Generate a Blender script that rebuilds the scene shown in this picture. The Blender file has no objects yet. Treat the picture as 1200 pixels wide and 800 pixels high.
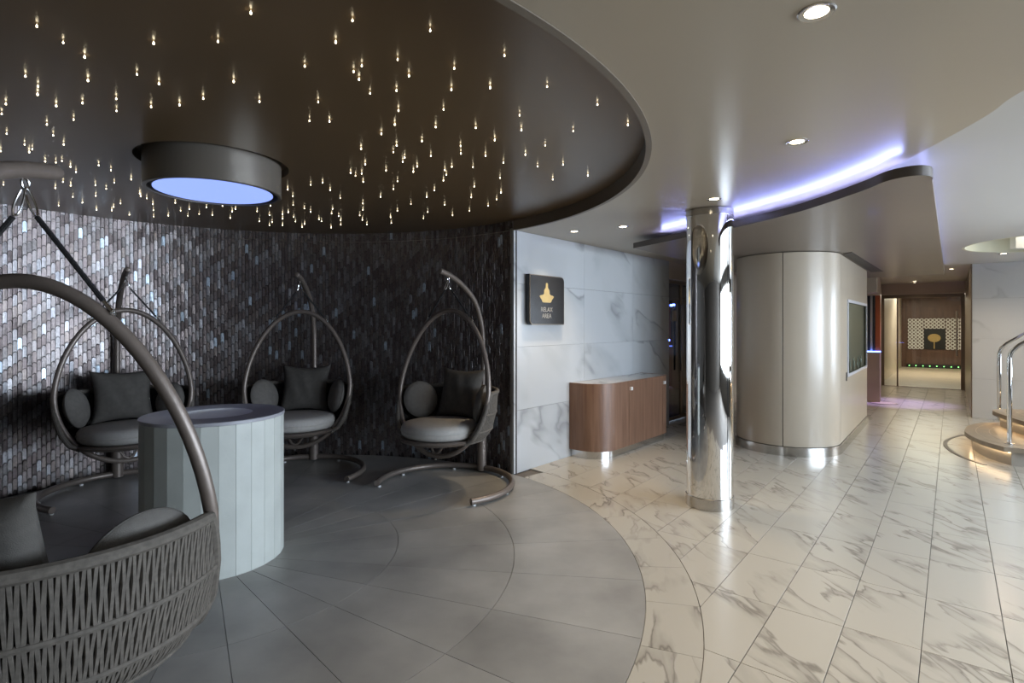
import bpy, bmesh, math, random
from mathutils import Vector, Matrix
random.seed(7)
scene = bpy.context.scene
col = scene.collection
PI = math.pi
R = math.radians

# ---------------------------------------------------------------- camera, world, lights, exposure
cam_d = bpy.data.cameras.new('camera')
cam = bpy.data.objects.new('camera', cam_d)
col.objects.link(cam)
cam.location = (0, 0, 1.45)
cam.rotation_euler = (R(90), 0, 0)
cam_d.sensor_width = 36
cam_d.lens = 19.2
cam_d.shift_y = -20 / 1200
cam_d.clip_start = .02
scene.camera = cam

world = bpy.data.worlds.new('world')
scene.world = world
world.use_nodes = True
world.node_tree.nodes['Background'].inputs[0].default_value = (.62, .76, 1, 1)
world.node_tree.nodes['Background'].inputs[1].default_value = 1.5

vs = scene.view_settings
vs.view_transform = 'Standard'
vs.look = 'None'
vs.gamma = 1
vs.use_curve_mapping = False
vs.exposure = 0.46


def area_light(name, loc, rot, sx, sy, power, color):
    d = bpy.data.lights.new(name, 'AREA')
    d.shape = 'RECTANGLE'
    d.size = sx
    d.size_y = sy
    d.energy = power
    d.color = color
    o = bpy.data.objects.new(name, d)
    col.objects.link(o)
    o.location = loc
    o.rotation_euler = rot
    return o


# daylight that comes in through the three panes of the window wall on the right, outside the panes
WIN_X = 6.4
WINDOWS = [(-2.7, -.7), (-.4, 1.6), (1.9, 3.9)]
WIN_Z = (.55, 2.15)
for (y0, y1) in WINDOWS:
    area_light('window_daylight', (WIN_X + .22, (y0 + y1) / 2, (WIN_Z[0] + WIN_Z[1]) / 2),
               (0, R(90), 0), WIN_Z[1] - WIN_Z[0], y1 - y0, 210, (.80, .89, 1))
area_light('window_daylight', (9.42, 5.9, 1.35), (0, R(90), 0), 1.6, 1.8, 110, (.80, .89, 1))  # added daylight behind an extra unseen window, brightens the stair wall
BACK_Y = -3.6


# ---------------------------------------------------------------- materials
M = {}


def mat(name, color, rough=.5, metal=0., coat=0., var=0., vscale=4., bump=0., bscale=60., stretch=None, spec=.5,
        emis=None, estr=0., sample=True, rand=0.):
    m = bpy.data.materials.new(name)
    m.use_nodes = True
    nt = m.node_tree
    b = nt.nodes['Principled BSDF']
    b.inputs['Base Color'].default_value = (*color, 1)
    b.inputs['Roughness'].default_value = rough
    b.inputs['Metallic'].default_value = metal
    b.inputs['Coat Weight'].default_value = coat
    b.inputs['Coat Roughness'].default_value = .08
    b.inputs['Specular IOR Level'].default_value = spec
    if emis:
        b.inputs['Emission Color'].default_value = (*emis, 1)
        b.inputs['Emission Strength'].default_value = estr
        if not sample:
            m.cycles.emission_sampling = 'NONE'
    if var or bump or rand:
        tc = nt.nodes.new('ShaderNodeTexCoord')
        mp = nt.nodes.new('ShaderNodeMapping')
        nt.links.new(tc.outputs['Object'], mp.inputs['Vector'])
        if stretch:
            mp.inputs['Scale'].default_value = stretch
        vec = mp.outputs['Vector']
    src = None
    if var:
        n = nt.nodes.new('ShaderNodeTexNoise')
        n.inputs['Scale'].default_value = vscale
        n.inputs['Detail'].default_value = 5
        nt.links.new(vec, n.inputs['Vector'])
        cr = nt.nodes.new('ShaderNodeValToRGB')
        cr.color_ramp.elements[0].position = .3
        cr.color_ramp.elements[1].position = .7
        cr.color_ramp.elements[0].color = (*[c * (1 - var) for c in color], 1)
        cr.color_ramp.elements[1].color = (*[min(1, c * (1 + var)) for c in color], 1)
        nt.links.new(n.outputs['Fac'], cr.inputs['Fac'])
        src = cr.outputs['Color']
    if rand:
        oi = nt.nodes.new('ShaderNodeObjectInfo')
        mr = nt.nodes.new('ShaderNodeMapRange')
        mr.inputs['To Min'].default_value = 1 - rand
        mr.inputs['To Max'].default_value = 1 + rand
        nt.links.new(oi.outputs['Random'], mr.inputs['Value'])
        mx = nt.nodes.new('ShaderNodeVectorMath')
        mx.operation = 'SCALE'
        if src:
            nt.links.new(src, mx.inputs[0])
        else:
            mx.inputs[0].default_value = color
        nt.links.new(mr.outputs['Result'], mx.inputs['Scale'])
        src = mx.outputs['Vector']
    if src:
        nt.links.new(src, b.inputs['Base Color'])
    if bump:
        n2 = nt.nodes.new('ShaderNodeTexNoise')
        n2.inputs['Scale'].default_value = bscale
        n2.inputs['Detail'].default_value = 3
        nt.links.new(vec, n2.inputs['Vector'])
        bp = nt.nodes.new('ShaderNodeBump')
        bp.inputs['Strength'].default_value = bump
        bp.inputs['Distance'].default_value = .01
        nt.links.new(n2.outputs['Fac'], bp.inputs['Height'])
        nt.links.new(bp.outputs['Normal'], b.inputs['Normal'])
    M[name] = m
    return m


def marble(name, base, cloud, vein, rough, scale, angle, per_object=True, vein_amt=1.):
    """white stone with slanting grey veins; every tile takes another cut of the stone"""
    m = bpy.data.materials.new(name)
    m.use_nodes = True
    nt = m.node_tree
    N_ = nt.nodes
    Lk = nt.links.new
    b = N_['Principled BSDF']
    b.inputs['Roughness'].default_value = rough
    g = N_.new('ShaderNodeNewGeometry')
    vec = g.outputs['Position']
    if per_object:
        oi = N_.new('ShaderNodeObjectInfo')
        mu = N_.new('ShaderNodeVectorMath')
        mu.operation = 'SCALE'
        cb = N_.new('ShaderNodeCombineXYZ')
        Lk(oi.outputs['Random'], cb.inputs[0])
        Lk(oi.outputs['Random'], cb.inputs[1])
        Lk(cb.outputs[0], mu.inputs[0])
        mu.inputs['Scale'].default_value = 37
        ad = N_.new('ShaderNodeVectorMath')
        ad.operation = 'ADD'
        Lk(vec, ad.inputs[0])
        Lk(mu.outputs[0], ad.inputs[1])
        vec = ad.outputs[0]
    mp = N_.new('ShaderNodeMapping')
    mp.inputs['Rotation'].default_value = angle
    Lk(vec, mp.inputs['Vector'])
    mp2 = N_.new('ShaderNodeMapping')
    mp2.inputs['Scale'].default_value = (scale, scale * .28, scale * .6)
    Lk(mp.outputs[0], mp2.inputs['Vector'])
    # warp
    wn = N_.new('ShaderNodeTexNoise')
    wn.inputs['Scale'].default_value = 1.3
    wn.inputs['Detail'].default_value = 4
    Lk(mp2.outputs[0], wn.inputs['Vector'])
    sb = N_.new('ShaderNodeVectorMath')
    sb.operation = 'MULTIPLY_ADD'
    sb.inputs[1].default_value = (.9, .9, .9)
    Lk(wn.outputs['Color'], sb.inputs[0])
    Lk(mp2.outputs[0], sb.inputs[2])
    n1 = N_.new('ShaderNodeTexNoise')
    n1.inputs['Scale'].default_value = 1.1
    n1.inputs['Detail'].default_value = 3
    n1.inputs['Roughness'].default_value = .45
    Lk(sb.outputs[0], n1.inputs['Vector'])
    # thin vein: |n-.5| small
    s1 = N_.new('ShaderNodeMath')
    s1.operation = 'SUBTRACT'
    s1.inputs[1].default_value = .5
    Lk(n1.outputs['Fac'], s1.inputs[0])
    a1 = N_.new('ShaderNodeMath')
    a1.operation = 'ABSOLUTE'
    Lk(s1.outputs[0], a1.inputs[0])
    r1 = N_.new('ShaderNodeMapRange')
    r1.inputs['From Min'].default_value = .0
    r1.inputs['From Max'].default_value = .022
    r1.inputs['To Min'].default_value = 1
    r1.inputs['To Max'].default_value = 0
    Lk(a1.outputs[0], r1.inputs['Value'])
    # one-sided soft cloud next to the vein
    r2 = N_.new('ShaderNodeMapRange')
    r2.inputs['From Min'].default_value = 0
    r2.inputs['From Max'].default_value = .10
    r2.inputs['To Min'].default_value = 1
    r2.inputs['To Max'].default_value = 0
    Lk(s1.outputs[0], r2.inputs['Value'])
    gt = N_.new('ShaderNodeMath')
    gt.operation = 'GREATER_THAN'
    gt.inputs[1].default_value = 0
    Lk(s1.outputs[0], gt.inputs[0])
    cl = N_.new('ShaderNodeMath')
    cl.operation = 'MULTIPLY'
    Lk(r2.outputs[0], cl.inputs[0])
    Lk(gt.outputs[0], cl.inputs[1])
    # patchiness mask
    pn = N_.new('ShaderNodeTexNoise')
    pn.inputs['Scale'].default_value = 1.6
    pn.inputs['Detail'].default_value = 2
    Lk(mp.outputs[0], pn.inputs['Vector'])
    pm = N_.new('ShaderNodeMapRange')
    pm.inputs['From Min'].default_value = .40
    pm.inputs['From Max'].default_value = .56
    Lk(pn.outputs['Fac'], pm.inputs['Value'])
    v1 = N_.new('ShaderNodeMath')
    v1.operation = 'MULTIPLY'
    Lk(r1.outputs[0], v1.inputs[0])
    Lk(pm.outputs[0], v1.inputs[1])
    v1b = N_.new('ShaderNodeMath')
    v1b.operation = 'MULTIPLY'
    v1b.inputs[1].default_value = .75 * vein_amt
    Lk(v1.outputs[0], v1b.inputs[0])
    v2 = N_.new('ShaderNodeMath')
    v2.operation = 'MULTIPLY'
    Lk(cl.outputs[0], v2.inputs[0])
    Lk(pm.outputs[0], v2.inputs[1])
    v2b = N_.new('ShaderNodeMath')
    v2b.operation = 'MULTIPLY'
    v2b.inputs[1].default_value = .6 * vein_amt
    Lk(v2.outputs[0], v2b.inputs[0])
    mx1 = N_.new('ShaderNodeMix')
    mx1.data_type = 'RGBA'
    mx1.inputs[6].default_value = (*base, 1)
    mx1.inputs[7].default_value = (*cloud, 1)
    Lk(v2b.outputs[0], mx1.inputs[0])
    mx2 = N_.new('ShaderNodeMix')
    mx2.data_type = 'RGBA'
    mx2.inputs[7].default_value = (*vein, 1)
    Lk(mx1.outputs[2], mx2.inputs[6])
    Lk(v1b.outputs[0], mx2.inputs[0])
    Lk(mx2.outputs[2], b.inputs['Base Color'])
    M[name] = m
    return m


def wood(name, c0, c1, rough, axis_scale):
    m = bpy.data.materials.new(name)
    m.use_nodes = True
    nt = m.node_tree
    b = nt.nodes['Principled BSDF']
    b.inputs['Roughness'].default_value = rough
    tc = nt.nodes.new('ShaderNodeTexCoord')
    mp = nt.nodes.new('ShaderNodeMapping')
    mp.inputs['Scale'].default_value = axis_scale
    nt.links.new(tc.outputs['Object'], mp.inputs['Vector'])
    n = nt.nodes.new('ShaderNodeTexNoise')
    n.inputs['Scale'].default_value = 1
    n.inputs['Detail'].default_value = 6
    n.inputs['Roughness'].default_value = .6
    nt.links.new(mp.outputs[0], n.inputs['Vector'])
    cr = nt.nodes.new('ShaderNodeValToRGB')
    cr.color_ramp.elements[0].position = .32
    cr.color_ramp.elements[1].position = .68
    cr.color_ramp.elements[0].color = (*c0, 1)
    cr.color_ramp.elements[1].color = (*c1, 1)
    nt.links.new(n.outputs['Fac'], cr.inputs['Fac'])
    nt.links.new(cr.outputs[0], b.inputs['Base Color'])
    M[name] = m
    return m


def attr_mat(name, rough, metal):
    m = bpy.data.materials.new(name)
    m.use_nodes = True
    nt = m.node_tree
    b = nt.nodes['Principled BSDF']
    b.inputs['Roughness'].default_value = rough
    b.inputs['Metallic'].default_value = metal
    a = nt.nodes.new('ShaderNodeAttribute')
    a.attribute_name = 'tint'
    tc = nt.nodes.new('ShaderNodeNewGeometry')
    n = nt.nodes.new('ShaderNodeTexNoise')
    n.inputs['Scale'].default_value = 55
    n.inputs['Detail'].default_value = 3
    nt.links.new(tc.outputs['Position'], n.inputs['Vector'])
    mr = nt.nodes.new('ShaderNodeMapRange')
    mr.inputs['To Min'].default_value = .45
    mr.inputs['To Max'].default_value = 1.55
    nt.links.new(n.outputs['Fac'], mr.inputs['Value'])
    mx = nt.nodes.new('ShaderNodeVectorMath')
    mx.operation = 'SCALE'
    nt.links.new(a.outputs['Color'], mx.inputs[0])
    nt.links.new(mr.outputs[0], mx.inputs['Scale'])
    nt.links.new(mx.outputs[0], b.inputs['Base Color'])
    bp = nt.nodes.new('ShaderNodeBump')
    bp.inputs['Strength'].default_value = .25
    bp.inputs['Distance'].default_value = .004
    nt.links.new(n.outputs['Fac'], bp.inputs['Height'])
    nt.links.new(bp.outputs['Normal'], b.inputs['Normal'])
    M[name] = m
    return m


def glass_mat(name, tint, gloss=.12, rough=.02):
    """thin pane: mostly clear, a little mirror"""
    m = bpy.data.materials.new(name)
    m.use_nodes = True
    nt = m.node_tree
    nt.nodes.remove(nt.nodes['Principled BSDF'])
    out = nt.nodes['Material Output']
    t = nt.nodes.new('ShaderNodeBsdfTransparent')
    t.inputs[0].default_value = (*tint, 1)
    g = nt.nodes.new('ShaderNodeBsdfGlossy')
    g.inputs['Roughness'].default_value = rough
    mx = nt.nodes.new('ShaderNodeMixShader')
    mx.inputs[0].default_value = gloss
    nt.links.new(t.outputs[0], mx.inputs[1])
    nt.links.new(g.outputs[0], mx.inputs[2])
    nt.links.new(mx.outputs[0], out.inputs['Surface'])
    M[name] = m
    return m


marble('floor_marble', (.52, .487, .422), (.29, .268, .232), (.19, .172, .145), .22, 4.4, (0, 0, R(-9)), vein_amt=.85)
marble('ring_marble', (.50, .468, .405), (.28, .258, .222), (.185, .165, .14), .22, 4.2, (0, 0, R(12)))
marble('wall_marble', (.50, .515, .525), (.31, .325, .335), (.21, .215, .22), .2, 1.1, (R(30), R(35), R(20)), vein_amt=.8)
marble('plain_marble', (.60, .61, .62), (.42, .43, .44), (.33, .34, .35), .25, .9, (R(30), R(35), R(20)), vein_amt=.45)
marble('top_marble', (.62, .60, .57), (.42, .40, .38), (.3, .28, .26), .15, 2., (0, 0, 0))
mat('grout', (.16, .14, .12), .8)
mat('pale_grout', (.42, .42, .41), .8)
mat('grey_stone', (.335, .328, .312), .36, var=.22, vscale=2.2, stretch=(1, 1, 1), bump=.04, bscale=30, rand=.07)
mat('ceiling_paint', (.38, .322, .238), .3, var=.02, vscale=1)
mat('far_ceiling_lit', (.47, .452, .415), .35, var=.02, vscale=1)  # whitened base: light falling on the far ceiling is put into the colour
mat('dark_ceiling', (.135, .088, .044), .30, spec=.75, var=.05, vscale=.8)
mat('riser_brown', (.17, .14, .105), .45, var=.05)
mat('lamp_taupe', (.17, .15, .125), .3, metal=.35, var=.05)
mat('black', (.008, .008, .008), .4)
mat('mosaic_backing', (.03, .024, .022), .7)
mat('gap_dark', (.012, .011, .01), .5)
mat('chair_metal', (.185, .152, .130), .38, metal=.35, var=.08, vscale=30)
mat('cord', (.105, .092, .077), .8, var=.25, vscale=60)
mat('shell_fabric', (.018, .017, .016), .9, var=.1)
mat('seat_fabric', (.40, .385, .36), .9, var=.06, vscale=40, bump=.15, bscale=400)
mat('pillow_fabric', (.082, .075, .066), .9, var=.12, vscale=30, bump=.2, bscale=350)
mat('bolster_fabric', (.135, .125, .112), .9, var=.12, vscale=30, bump=.2, bscale=350)
mat('black_rope', (.012, .012, .013), .6, bump=.4, bscale=200)
mat('steel', (.62, .62, .62), .18, metal=1)
mat('chrome', (.80, .79, .77), .035, metal=1)
mat('brushed_steel', (.52, .50, .47), .22, metal=1, var=.05, vscale=20)
mat('white_button', (.7, .7, .7), .4)
mat('table_stave', (.50, .525, .49), .5, var=.07, vscale=5, bump=.06, bscale=30, rand=.05)
mat('table_top', (.33, .33, .36), .3, var=.05)
mat('table_bowl', (.85, .85, .83), .35, var=.04)
mat('lamp_glow', (.1, .12, .2), .4, emis=(.27, .38, .95), estr=.95)
mat('star_glow', (1, .9, .7), .4, emis=(1, .84, .56), estr=9, sample=False)
mat('star_streak', (.8, .7, .5), .4, emis=(1, .74, .40), estr=.5, sample=False)  # faint glow stands in for the streak each star reflects in the ceiling
mat('down_glow', (1, .9, .8), .4, emis=(1, .86, .62), estr=9, sample=False)
mat('led_cove', (.6, .6, 1), .4, emis=(.32, .38, 1.0), estr=34)
mat('led_cove_dim', (.6, .6, 1), .4, emis=(.42, .44, 1.0), estr=4.5)
mat('led_warm', (1, .8, .6), .4, emis=(1, .72, .42), estr=11)
mat('led_green', (.3, 1, .3), .4, emis=(.25, 1, .2), estr=5)
mat('led_blue', (.2, .3, 1), .4, emis=(.12, .22, 1), estr=6)
mat('taupe_gloss', (.155, .125, .10), .36, coat=.08, var=.03, vscale=1)
mat('island_gloss', (.44, .376, .293), .30, coat=.12, var=.03, vscale=1.2)
mat('canopy_edge', (.085, .07, .058), .35)
wood('walnut', (.135, .070, .043), (.215, .120, .076), .38, (26, 26, 1.6))
wood('dark_walnut', (.085, .042, .028), (.14, .075, .05), .4, (14, 14, 1.2))
mat('sign_black', (.014, .013, .013), .25, var=.05)
mat('gold', (.50, .36, .15), .35, metal=.6, var=.08, vscale=20)
mat('sign_letters', (.36, .34, .30), .4)
mat('beige_wall', (.55, .475, .39), .35, var=.03, vscale=1)
mat('warm_floor', (.48, .40, .30), .4, var=.1, vscale=3)
mat('bronze', (.25, .20, .15), .3, metal=.8)
mat('white_disc', (.72, .70, .66), .5)
mat('step_stone', (.34, .275, .20), .4, var=.12, vscale=6)
mat('step_side', (.40, .37, .32), .35, var=.06, vscale=5)
mat('step_inlay', (.55, .47, .36), .4)
mat('pedestal_pink', (.40, .31, .26), .35, var=.04)
mat('orange_strip', (.42, .12, .05), .4)
mat('slate_strip', (.05, .06, .08), .3)
mat('pale_strip', (.55, .56, .6), .3)
mat('shaft_cream', (.70, .68, .52), .5)
mat('back_wall_paint', (.09, .078, .066), .5)
mat('bottle_glass', (.12, .12, .1), .15)
attr_mat('mosaic', .33, .7)
glass_mat('clear_glass', (.93, .97, .95), .03)
glass_mat('window_glass', (.96, .98, 1), .04)
glass_mat('dark_glass', (.10, .10, .11), .22)

# ---------------------------------------------------------------- helpers


class MB:
    """collects geometry, builds one mesh"""

    def __init__(s):
        s.v = []
        s.f = []

    def add(s, v, f):
        o = len(s.v)
        s.v += [tuple(p) for p in v]
        s.f += [tuple(i + o for i in q) for q in f]
        return s

    def box(s, x0, x1, y0, y1, z0, z1):
        v = [(x0, y0, z0), (x1, y0, z0), (x1, y1, z0), (x0, y1, z0), (x0, y0, z1), (x1, y0, z1), (x1, y1, z1), (x0, y1, z1)]
        return s.add(v, [(0, 3, 2, 1), (4, 5, 6, 7), (0, 1, 5, 4), (1, 2, 6, 5), (2, 3, 7, 6), (3, 0, 4, 7)])

    def prism(s, pts, z0, z1):
        n = len(pts)
        ar = sum(pts[i][0] * pts[(i + 1) % n][1] - pts[(i + 1) % n][0] * pts[i][1] for i in range(n))
        if ar < 0:
            pts = pts[::-1]
        v = [(p[0], p[1], z0) for p in pts] + [(p[0], p[1], z1) for p in pts]
        f = [tuple(range(n - 1, -1, -1)), tuple(range(n, 2 * n))]
        f += [(i, (i + 1) % n, n + (i + 1) % n, n + i) for i in range(n)]
        return s.add(v, f)

    def strip_wall(s, outer, inner, z0, z1, closed=False):
        """wall between two matching polylines"""
        n = len(outer)
        v = []
        for i in range(n):
            v += [(*outer[i], z0), (*outer[i], z1), (*inner[i], z1), (*inner[i], z0)]
        f = []
        for i in range(n if closed else n - 1):
            a = 4 * i
            b = 4 * ((i + 1) % n)
            for k in range(4):
                f.append((a + k, b + k, b + (k + 1) % 4, a + (k + 1) % 4))
        if not closed:
            f.append((0, 1, 2, 3))
            e = 4 * (n - 1)
            f.append((e + 3, e + 2, e + 1, e))
        return s.add(v, f)

    def lathe(s, prof, cx=0, cy=0, seg=32, cap=True):
        n = len(prof)
        v = []
        for k in range(seg):
            a = 2 * PI * k / seg
            for (r, z) in prof:
                v.append((cx + r * math.cos(a), cy + r * math.sin(a), z))
        f = []
        for k in range(seg):
            k2 = (k + 1) % seg
            for i in range(n - 1):
                f.append((k * n + i, k2 * n + i, k2 * n + i + 1, k * n + i + 1))
        if cap:
            if prof[0][0] > 1e-6:
                f.append(tuple(k * n for k in range(seg - 1, -1, -1)))
            if prof[-1][0] > 1e-6:
                f.append(tuple(k * n + n - 1 for k in range(seg)))
        return s.add(v, f)

    def tube(s, path, rad, seg=10, closed=False, cap=True):
        P = [Vector(p) for p in path]
        n = len(P)
        rad = rad if isinstance(rad, (list, tuple)) else [rad] * n
        ref = None
        v = []
        for i in range(n):
            if closed:
                t = P[(i + 1) % n] - P[i - 1]
            else:
                t = P[min(i + 1, n - 1)] - P[max(i - 1, 0)]
            t.normalize()
            if ref is None:
                ref = Vector((0, 0, 1)) if abs(t.z) < .9 else Vector((1, 0, 0))
            x = (ref - t * ref.dot(t))
            if x.length < 1e-4:
                x = t.orthogonal()
            x.normalize()
            ref = x
            y = t.cross(x)
            for k in range(seg):
                a = 2 * PI * k / seg
                v.append(P[i] + x * rad[i] * math.cos(a) + y * rad[i] * math.sin(a))
        f = []
        for i in range(n if closed else n - 1):
            j = (i + 1) % n
            for k in range(seg):
                f.append((i * seg + k, i * seg + (k + 1) % seg, j * seg + (k + 1) % seg, j * seg + k))
        if cap and not closed:
            f.append(tuple(range(seg - 1, -1, -1)))
            f.append(tuple((n - 1) * seg + k for k in range(seg)))
        return s.add(v, f)

    def mesh(s, name, m, smooth=35):
        me = bpy.data.meshes.new(name)
        me.from_pydata(s.v, [], s.f)
        bm = bmesh.new()
        bm.from_mesh(me)
        bmesh.ops.recalc_face_normals(bm, faces=bm.faces)
        bm.to_mesh(me)
        bm.free()
        if m:
            me.materials.append(M[m])
        if smooth:
            me.polygons.foreach_set('use_smooth', [True] * len(me.polygons))
            me.set_sharp_from_angle(angle=R(smooth))
        return me

    def build(s, name, m, parent=None, smooth=35, mw=None, bevel=0):
        me = s.mesh(name, m, smooth)
        o = bpy.data.objects.new(name, me)
        col.objects.link(o)
        if parent:
            o.parent = parent
        if mw is not None:
            o.matrix_world = mw
        if bevel:
            md = o.modifiers.new('bevel', 'BEVEL')
            md.width = bevel
            md.segments = 2
            md.limit_method = 'ANGLE'
            md.angle_limit = R(40)
        return o


def tag(o, label=None, cat=None, group=None, kind=None):
    if label:
        o['label'] = label
    if cat:
        o['category'] = cat
    if group:
        o['group'] = group
    if kind:
        o['kind'] = kind
    return o


def empty(name, loc=(0, 0, 0), rz=0., mw=None):
    o = bpy.data.objects.new(name, None)
    col.objects.link(o)
    o.empty_display_size = .1
    if mw is not None:
        o.matrix_world = mw
    else:
        o.location = loc
        o.rotation_euler = (0, 0, rz)
    return o


def frame(origin, xaxis, zaxis=(0, 0, 1)):
    """object matrix whose local x runs along xaxis and local z along zaxis"""
    x = Vector(xaxis).normalized()
    z = Vector(zaxis).normalized()
    y = z.cross(x)
    m = Matrix((x, y, z)).transposed().to_4x4()
    m.translation = Vector(origin)
    return m


def catmull(pts, n=8):
    P = [Vector(p) for p in pts]
    out = []
    for i in range(len(P) - 1):
        p0 = P[max(i - 1, 0)]
        p1 = P[i]
        p2 = P[i + 1]
        p3 = P[min(i + 2, len(P) - 1)]
        for k in range(n):
            t = k / n
            out.append(.5 * ((2 * p1) + (-p0 + p2) * t + (2 * p0 - 5 * p1 + 4 * p2 - p3) * t * t + (-p0 + 3 * p1 - 3 * p2 + p3) * t ** 3))
    out.append(P[-1])
    return out


# main directions of the place
C = Vector((-1.87, 3.44))           # middle of the round lounge
RC = 2.635                          # its radius
LD = Vector((.627, .779))           # long tile direction
ND = Vector((.779, -.627))          # across
ZC = 2.365                          # ceiling
ZF = 2.39                           # far ceiling
ZD = 2.46                           # dark round ceiling


def ab(a, b):
    p = LD * a + ND * b
    return (p.x, p.y)


def pol(r, deg):
    """point at bearing deg (clockwise from +Y) round the lounge"""
    return (C.x + r * math.sin(R(deg)), C.y + r * math.cos(R(deg)))


WC = Vector(pol(2.64, 45.6))         # corner where mosaic and marble walls meet
WD = Vector((.6516, .7586))          # along the marble wall
WN = Vector((.7586, -.6516))         # out of it


def wp(s, n=0.):
    p = WC + WD * s + WN * n
    return (p.x, p.y)


def cam_uv(x, y, z):
    return 600 + 640 * x / y, 380 - 640 * (z - 1.45) / y


# ---------------------------------------------------------------- structure: floor
floor = MB().box(-7, 18, -4, 26, -.12, -.012).build('floor', 'grout')
tag(floor, kind='structure')

gb = MB().lathe([(0, -.0095), (RC + .001, -.0095)], C.x, C.y, 120, cap=False).build('grout_bed', 'pale_grout', floor, 0)

# marble tiles 0.6 x 0.3 laid straight along LD, cut along the outer ring
RO = 2.905
GAP = .0017
GA, GB = 3.04, -.105
TL, TW = .6, .3


def inside_island(a, b):
    return a > 7.2 and -2.0 < b < -1.05 and a < 9.5


tiles = []
for i in range(-6, 22):
    for j in range(-16, 18):
        a0, b0 = GA + i * TL, GB + j * TW
        cxy = Vector(ab(a0 + TL / 2, b0 + TW / 2))
        corners = [Vector(ab(a0 + da, b0 + db)) for da in (GAP, TL - GAP) for db in (GAP, TW - GAP)]
        if all((p - C).length < RO for p in corners):
            continue
        if cxy.y < .9:
            continue
        u = min(cam_uv(p.x, max(p.y, .3), 0)[0] for p in corners)
        if (u > 1330 and a0 < 12) or cxy.x < -.2:
            continue
        rel = cxy - WC
        if rel.dot(WN) < -.35 and rel.dot(WD) < 9:
            continue
        if inside_island(a0, b0) and inside_island(a0 + TL, b0 + TW):
            continue
        if a0 > 11.3 and (b0 > .45 or b0 < -3):
            continue
        if a0 + TL > 15.7 or cxy.x > 11:
            continue
        tiles.append((cxy.length, i, j))
tiles.sort()
full_tile = None
tile_bm = MB()
rest = MB()


def rect_minus_disc(a0, b0):
    loop = []
    cs = [(a0 + GAP, b0 + GAP), (a0 + TL - GAP, b0 + GAP), (a0 + TL - GAP, b0 + TW - GAP), (a0 + GAP, b0 + TW - GAP)]
    for k in range(4):
        p, q = Vector(ab(*cs[k])), Vector(ab(*cs[(k + 1) % 4]))
        n = 120 if k % 2 == 0 else 60
        loop += [(p.lerp(q, t / n), t == 0) for t in range(n)]
    ins = [(p - C).length < RO + GAP for p, c in loop]
    if not any(ins):
        return None
    n = len(loop)
    st = next(i for i in range(n) if ins[i - 1] and not ins[i])
    chain = []
    k = st
    last = None
    while not ins[k % n] and k < st + n:
        p, c = loop[k % n]
        if c or k == st:
            chain.append(p)
        last = p
        k += 1
    chain.append(last)
    a_end = math.atan2(last.y - C.y, last.x - C.x)
    a_st = math.atan2(chain[0].y - C.y, chain[0].x - C.x)
    for t in range(1, 8):
        aa = a_end + (a_st - a_end) * t / 8
        chain.append(C + Vector((math.cos(aa), math.sin(aa))) * (RO + GAP))
    return [(p.x, p.y) for p in chain]


def tile_box(hx, hy, z0, z1, ch=.0005):
    b = MB()
    v = [(-hx, -hy, z0), (hx, -hy, z0), (hx, hy, z0), (-hx, hy, z0), (-hx, -hy, z1 - ch), (hx, -hy, z1 - ch), (hx, hy, z1 - ch), (-hx, hy, z1 - ch),
         (-hx + ch, -hy + ch, z1), (hx - ch, -hy + ch, z1), (hx - ch, hy - ch, z1), (-hx + ch, hy - ch, z1)]
    f = [(0, 3, 2, 1), (8, 9, 10, 11)]
    for k in range(4):
        f.append((k, (k + 1) % 4, 4 + (k + 1) % 4, 4 + k))
        f.append((4 + k, 4 + (k + 1) % 4, 8 + (k + 1) % 4, 8 + k))
    return b.add(v, f)


tile_mesh = tile_box(TL / 2 - GAP, TW / 2 - GAP, -.012, 0).mesh('floor_tile', 'floor_marble', 0)
ang_l = math.atan2(LD.y, LD.x)
for k, (d, i, j) in enumerate(tiles):
    a0, b0 = GA + i * TL, GB + j * TW
    cut = rect_minus_disc(a0, b0)
    if k >= 300:
        if cut is None:
            rest.prism([ab(a0 + GAP, b0 + GAP), ab(a0 + TL - GAP, b0 + GAP), ab(a0 + TL - GAP, b0 + TW - GAP), ab(a0 + GAP, b0 + TW - GAP)], -.012, 0)
        continue
    if cut is None:
        o = bpy.data.objects.new('floor_tile', tile_mesh)
        col.objects.link(o)
        x, y = ab(a0 + TL / 2, b0 + TW / 2)
        o.location = (x, y, 0)
        o.rotation_euler = (0, 0, ang_l)
        o.parent = floor
    else:
        if len(cut) < 4:
            continue
        MB().prism(cut, -.012, 0).build('floor_tile', 'floor_marble', floor, 0)
if rest.v:
    tag(rest.build('floor_tiling', 'floor_marble', floor, 0), kind='stuff')


def ring_tiles(name, r0, r1, n, off, m, a_from, a_to, sub):
    """tiles of one ring round the lounge"""
    for k in range(n):
        d0 = off + 360 * k / n
        d1 = d0 + 360 / n
        mid = ((d0 + d1) / 2 + 180) % 360 - 180
        if not (a_from <= mid <= a_to):
            continue
        g0 = math.degrees(GAP * .8 / r0)
        g1 = math.degrees(GAP * .8 / r1)
        inner = [pol(r0 + GAP, d0 + g0 + (d1 - d0 - 2 * g0) * t / sub) for t in range(sub + 1)]
        outer = [pol(r1 - GAP, d0 + g1 + (d1 - d0 - 2 * g1) * t / sub) for t in range(sub + 1)]
        MB().prism(inner + outer[::-1], -.012, 0).build(name, m, floor, 0)


# bearings clockwise from +Y; joints of the grey stone at 90+59 etc.
OFF = (90 + 59) % (360 / 28)
for (r0, r1) in ((.36, 1.13), (1.13, 1.885), (1.885, RC)):
    ring_tiles('stone_tile', r0, r1, 28, OFF, 'grey_stone', -180, 180, 6)
ring_tiles('ring_tile', RC, RO, 40, (90 + 3.6) % 9, 'ring_marble', 47, 170, 4)

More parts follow.
